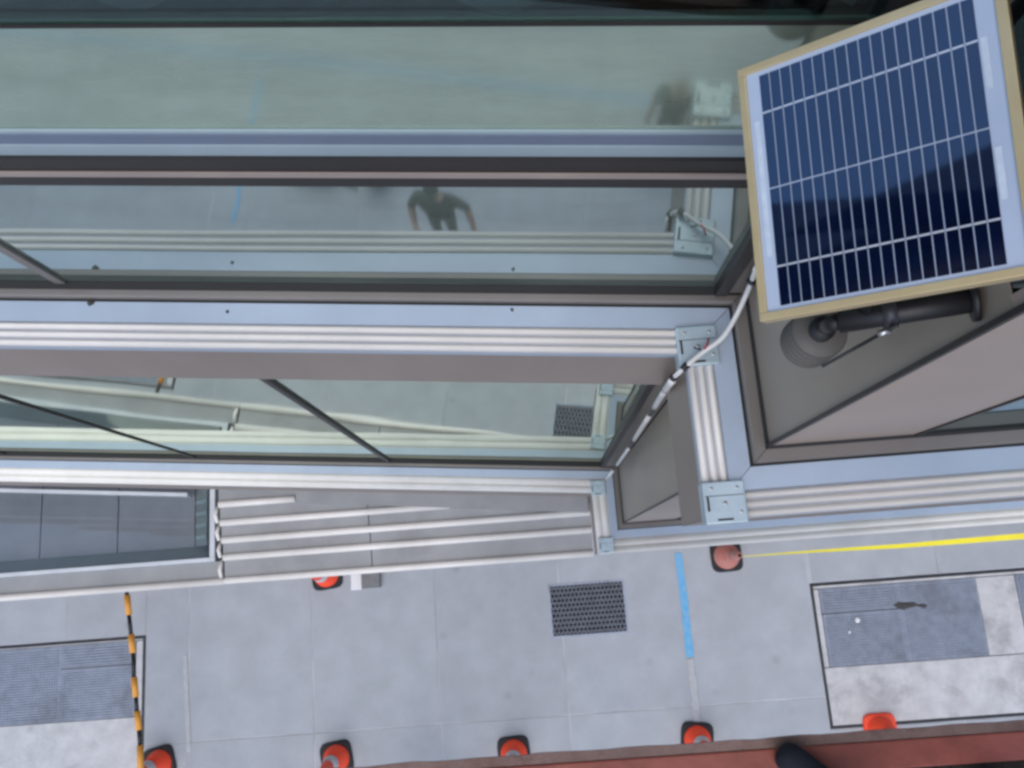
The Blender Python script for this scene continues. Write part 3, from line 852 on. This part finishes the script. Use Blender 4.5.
for (x, y) in [(-1.28, -.56), (.1, -.56), (1.58, -.56), (-1.28, -1.43), (.1, -1.43), (1.58, -1.43)]:
    tube('rail_post', [(x, y, PZ-.003), (x, y, PZ+1.09)], .02, 'lift_red', lf)
for z in (PZ+.55, PZ+1.1):
    tube('guard_rail', [(-1.28, -.56, z), (1.58, -.56, z)], .02, 'lift_red', lf)
    tube('guard_rail', [(-1.28, -1.43, z), (1.58, -1.43, z)], .02, 'lift_red', lf)
    for x in (-1.28, 1.58):
        tube('guard_rail', [(x, -.581, z), (x, -1.409, z)], .02, 'lift_red', lf)
tube('boom', [(.2, -1.46, PZ-.1), (.5, -2.0, PZ-.25), (1.5, -9.2, 2.0)], .12, 'lift_red', lf, 4)
box('turret', .8, 2.2, -10.4, -8.6, .75, 1.85, 'lift_red', lf, .05)
box('chassis', .5, 2.5, -11.0, -8.0, .25, .74, 'dark_steel', lf, .04)
for x in (.45, 2.55):
    for y in (-10.4, -8.6):
        wl = tube('wheel', [(x-.14, y, .27), (x+.14, y, .27)], .41, 'tyre', lf, 28)
        tube('rim', [(x-.15, y, .27), (x+.15, y, .27)], .2, 'lift_red', wl, 20)

# ------------------------------------------------------------------ people
def person(label, loc, rz, arms, cloth, headcover, legs=None, lean=0.0, feet=None, toe_out=0.0):
    t = thing('person', label, 'person', loc)
    t.rotation_euler = (0, 0, rz)
    V = []; E_l = []; Rr = []; T = []
    def add(p, r, parent=None, tg='shirt'):
        V.append(Vector(p)); Rr.append(r if isinstance(r, tuple) else (r, r))
        i = len(V)-1
        if parent is not None: E_l.append((parent, i)); T.append(tg)
        return i
    ly = lambda z: max(0, (z-.95))*lean
    P0 = add((0, 0, .95), (.160, .125))
    s1 = add((0, ly(1.12), 1.12), (.165, .130), P0)
    s2 = add((0, ly(1.32)+.01, 1.32), (.185, .135), s1)
    nb = add((0, ly(1.46), 1.46), (.07, .065), s2)
    nk = add((0, ly(1.53)+.01, 1.53), (.052, .052), nb, 'skin')
    hd = add((0, ly(1.6)+.025, 1.595), (.070, .078), nk, 'skin')
    hm = add((0, ly(1.66)+.02, 1.665), (.078, .095), hd, 'skin')
    add((0, ly(1.73)+.01, 1.735), (.050, .060), hm, 'skin')
    for sgn, (el, wr, fdir) in zip((-1, 1), arms):
        sh = add((sgn*.190, ly(1.42), 1.415), (.072, .072), s2)
        m1 = add(Vector((sgn*.190, ly(1.42), 1.415)).lerp(Vector(el), .5), .062, sh)
        e = add(el, .050, m1, 'sleeve')
        f_ = add(Vector(el).lerp(Vector(wr), .35), .046, e, 'skin')
        wv = add(wr, .027, f_, 'skin')
        fd = Vector(fdir).normalized()
        side = fd.cross(Vector((0, 0, 1)));
        if side.length < .2: side = fd.cross(Vector((0, 1, 0)))
        side.normalize(); up = side.cross(fd).normalized()
        pm = add(Vector(wr)+fd*.065, (.036, .020), wv, 'skin')
        for k, ln in enumerate((.072, .080, .075, .060)):
            b0 = Vector(wr)+fd*.098+side*(-.030+.020*k)
            a_ = add(b0, .0095, pm, 'skin'); b_ = add(b0+fd*ln*.5-up*.008, .009, a_, 'skin'); add(b0+fd*ln*.9-up*.030, .0075, b_, 'skin')
        a_ = add(Vector(wr)+fd*.045-side*.038, .011, wv, 'skin'); add(Vector(wr)+fd*.085-side*.058-up*.01, .009, a_, 'skin')
    ft = feet or (((-.10, .0), (.10, 0)))
    for sgn, (fx, fy) in zip((-1, 1), ft):
        hp = add((sgn*.095, 0, .88), (.092, .092), P0, 'legs')
        kn = add(Vector((sgn*.095, 0, .88)).lerp(Vector((fx, fy, .09)), .48)+Vector((0, .03, 0)), .060, hp, 'legs')
        cf = add(Vector((sgn*.095, 0, .88)).lerp(Vector((fx, fy, .09)), .68), .055, kn, 'legs')
        an = add((fx, fy, .095), .044, cf, 'legs')
        bl = add((fx+sgn*toe_out*.5, fy+.08, .050), (.042, .042), an, 'shoe')
        add((fx+sgn*toe_out, fy+.175, .040), (.036, .034), bl, 'shoe')
    me = bpy.data.meshes.new('skeleton'); me.from_pydata([tuple(v) for v in V], E_l, [])
    o = bpy.data.objects.new('skeleton', me); COL.objects.link(o)
    md = o.modifiers.new('s', 'SKIN'); md.use_smooth_shade = True
    for i, r in enumerate(Rr): me.skin_vertices[0].data[i].radius = r
    me.skin_vertices[0].data[0].use_root = True
    sb = o.modifiers.new('u', 'SUBSURF'); sb.levels = 2; sb.render_levels = 2
    dg = bpy.context.evaluated_depsgraph_get()
    bme = bpy.data.meshes.new_from_object(o.evaluated_get(dg)); bme.name = 'body'
    bpy.data.objects.remove(o)
    tags = ['shirt', 'sleeve', 'skin', 'legs', 'shoe']
    bme.materials.clear()
    for k in tags: bme.materials.append(MAT[cloth[k]])
    segs = [(V[a], V[b], tg) for (a, b), tg in zip(E_l, T)]
    for p in bme.polygons:
        c = p.center; best = None; bd = 1e9
        for a, b, tg in segs:
            ab = b-a; tt = max(0, min(1, (c-a).dot(ab)/ab.length_squared)); d = (a+ab*tt-c).length
            if d < bd: bd = d; best = tg
        p.material_index = tags.index(best); p.use_smooth = True
    zmin = min(v.co.z for v in bme.vertices)
    for v in bme.vertices: v.co.z -= zmin
    b = bpy.data.objects.new('body', bme); COL.objects.link(b); b.parent = t
    hx, hy, hz = 0, ly(1.66)+.015, 1.675-zmin
    # hair or cap, ears, eyes, nose
    kind, hmn = headcover
    bm = bmesh.new()
    bmesh.ops.create_uvsphere(bm, u_segments=20, v_segments=12, radius=1)
    for v in list(bm.verts):
        if v.co.z < -.25 or (v.co.y > .45 and v.co.z < .28): bm.verts.remove(v)
    for v in bm.verts: v.co = Vector((hx+v.co.x*.086, hy-.004+v.co.y*.104, hz+.002+v.co.z*.085))
    finish('cap' if kind == 'cap' else 'hair', bm, hmn, t, True, world=False)
    if kind == 'cap':
        bm = bmesh.new(); bm_hull8(bm, [(hx-.07, hy+.07, hz+.018), (hx+.07, hy+.07, hz+.018), (hx+.045, hy+.165, hz+.005), (hx-.045, hy+.165, hz+.005), (hx-.07, hy+.07, hz+.026), (hx+.07, hy+.07, hz+.026), (hx+.045, hy+.165, hz+.012), (hx-.045, hy+.165, hz+.012)])
        finish('cap_brim', bm, hmn, t, world=False)
    for sx in (-1, 1):
        bm = bmesh.new(); bmesh.ops.create_uvsphere(bm, u_segments=10, v_segments=6, radius=.011)
        bmesh.ops.translate(bm, verts=bm.verts[:], vec=(hx+sx*.030, hy+.083, hz-.015)); finish('eye', bm, 'eye_white', t, True, world=False)
        bm = bmesh.new(); bmesh.ops.create_uvsphere(bm, u_segments=10, v_segments=6, radius=1)
        for v in bm.verts: v.co = Vector((hx+sx*.080+v.co.x*.010, hy+v.co.y*.018, hz-.03+v.co.z*.030))
        finish('ear', bm, 'skin', t, True, world=False)
    bm = bmesh.new(); bm_tube(bm, [(hx, hy+.083, hz-.012), (hx, hy+.103, hz-.045), (hx, hy+.088, hz-.052)], .01, 8, True, [.006, .013, .009]); finish('nose', bm, 'skin', t, True, world=False)
    bm = bmesh.new(); bm_tube(bm, [(hx-.022, hy+.078, hz-.075), (hx, hy+.090, hz-.076), (hx+.022, hy+.078, hz-.075)], .005, 6); finish('mouth', bm, 'wire_red', t, True, world=False)
    return t
A_hips = (((-.30, .06, 1.17), (-.22, .30, 1.12), (.5, .8, .1)), ((.34, .02, 1.16), (.44, .22, 1.02), (.3, .9, -.3)))
person('person in dark green top and grey trousers mirrored in the upper window, arms out', (-1.58, -2.78, .002), math.radians(0),
       A_hips, dict(shirt='dkgreen_cloth', sleeve='dkgreen_cloth', skin='skin', legs='grey_cloth', shoe='rubber'), ('cap', 'dkgreen_cloth'), lean=.12)
A_dn = (((-.25, -.03, 1.13), (-.26, .10, .90), (0, .3, -1)), ((.25, -.03, 1.13), (.26, .10, .90), (0, .3, -1)))
person('grey haired person in olive clothes mirrored in the window near the solar panel', (1.02, -4.25, .002), math.radians(20),
       A_dn, dict(shirt='olive_cloth', sleeve='olive_cloth', skin='skin', legs='dkgreen_cloth', shoe='rubber'), ('hair', 'hair_grey'))
tp = atz(768, 739, PZ+.04)
ang = math.radians(45)        # the foot points up and left in the photo
fwd = Vector((-math.sin(ang), math.cos(ang)))
rgt = Vector((math.cos(ang), math.sin(ang)))
root = tp.to_2d()-fwd*(.26+.205)+rgt*.10      # the left shoe's toe reaches the edge strip
A_back = (((-.24, -.16, 1.14), (-.12, -.22, .95), (.6, -.2, -.6)), ((.24, -.16, 1.14), (.12, -.22, .95), (-.6, -.2, -.6)))
A_rail = (((-.26, .10, 1.16), (-.20, .34, 1.14), (.1, 1, -.3)), ((.26, .10, 1.16), (.20, .34, 1.14), (-.1, 1, -.3)))
person('person in dark clothing on the red platform, only a shoe toe in view', (root.x, root.y, PZ-.003), ang,
       A_back, dict(shirt='navy_cloth', sleeve='navy_cloth', skin='skin', legs='navy_cloth', shoe='navy_cloth'), ('hair', 'hair_dark'), feet=((-.10, .26), (.12, -.10)))

# things standing further out, seen only mirrored
tb = thing('tool_bag', 'black tool bag with green strap mirrored below the dark transom', 'bag', (-3.45, -3.55, .002))
bm = bmesh.new(); bm_box(bm, -3.75, -3.15, -3.70, -3.42, .003, .26, .07); finish('bag_body', bm, 'black_plastic', tb, True)
tube('handle', [(-3.62, -3.56, .25), (-3.55, -3.56, .36), (-3.35, -3.56, .36), (-3.28, -3.56, .25)], .014, 'rubber', tb)
tube('strap', [(-3.16, -3.5, .06), (-3.0, -3.40, .02), (-2.85, -3.36, .02)], .018, 'olive_cloth', tb)
bk_ = thing('bucket', 'red plastic bucket mirrored below the dark transom', 'bucket', (-2.62, -3.56, .002))
bm = bmesh.new(); bm_lathe(bm, [(.12, .0), (.16, .30), (.168, .30), (.168, .32), (.152, .32), (.115, .02), (.0, .02)], 24, -2.62, -3.56, .003, False); finish('shell', bm, 'wire_red', bk_, True)
tube('bail', [(-2.78, -3.56, .29), (-2.74, -3.50, .40), (-2.62, -3.47, .44), (-2.50, -3.50, .40), (-2.46, -3.56, .29)], .005, 'clamp_steel', bk_)
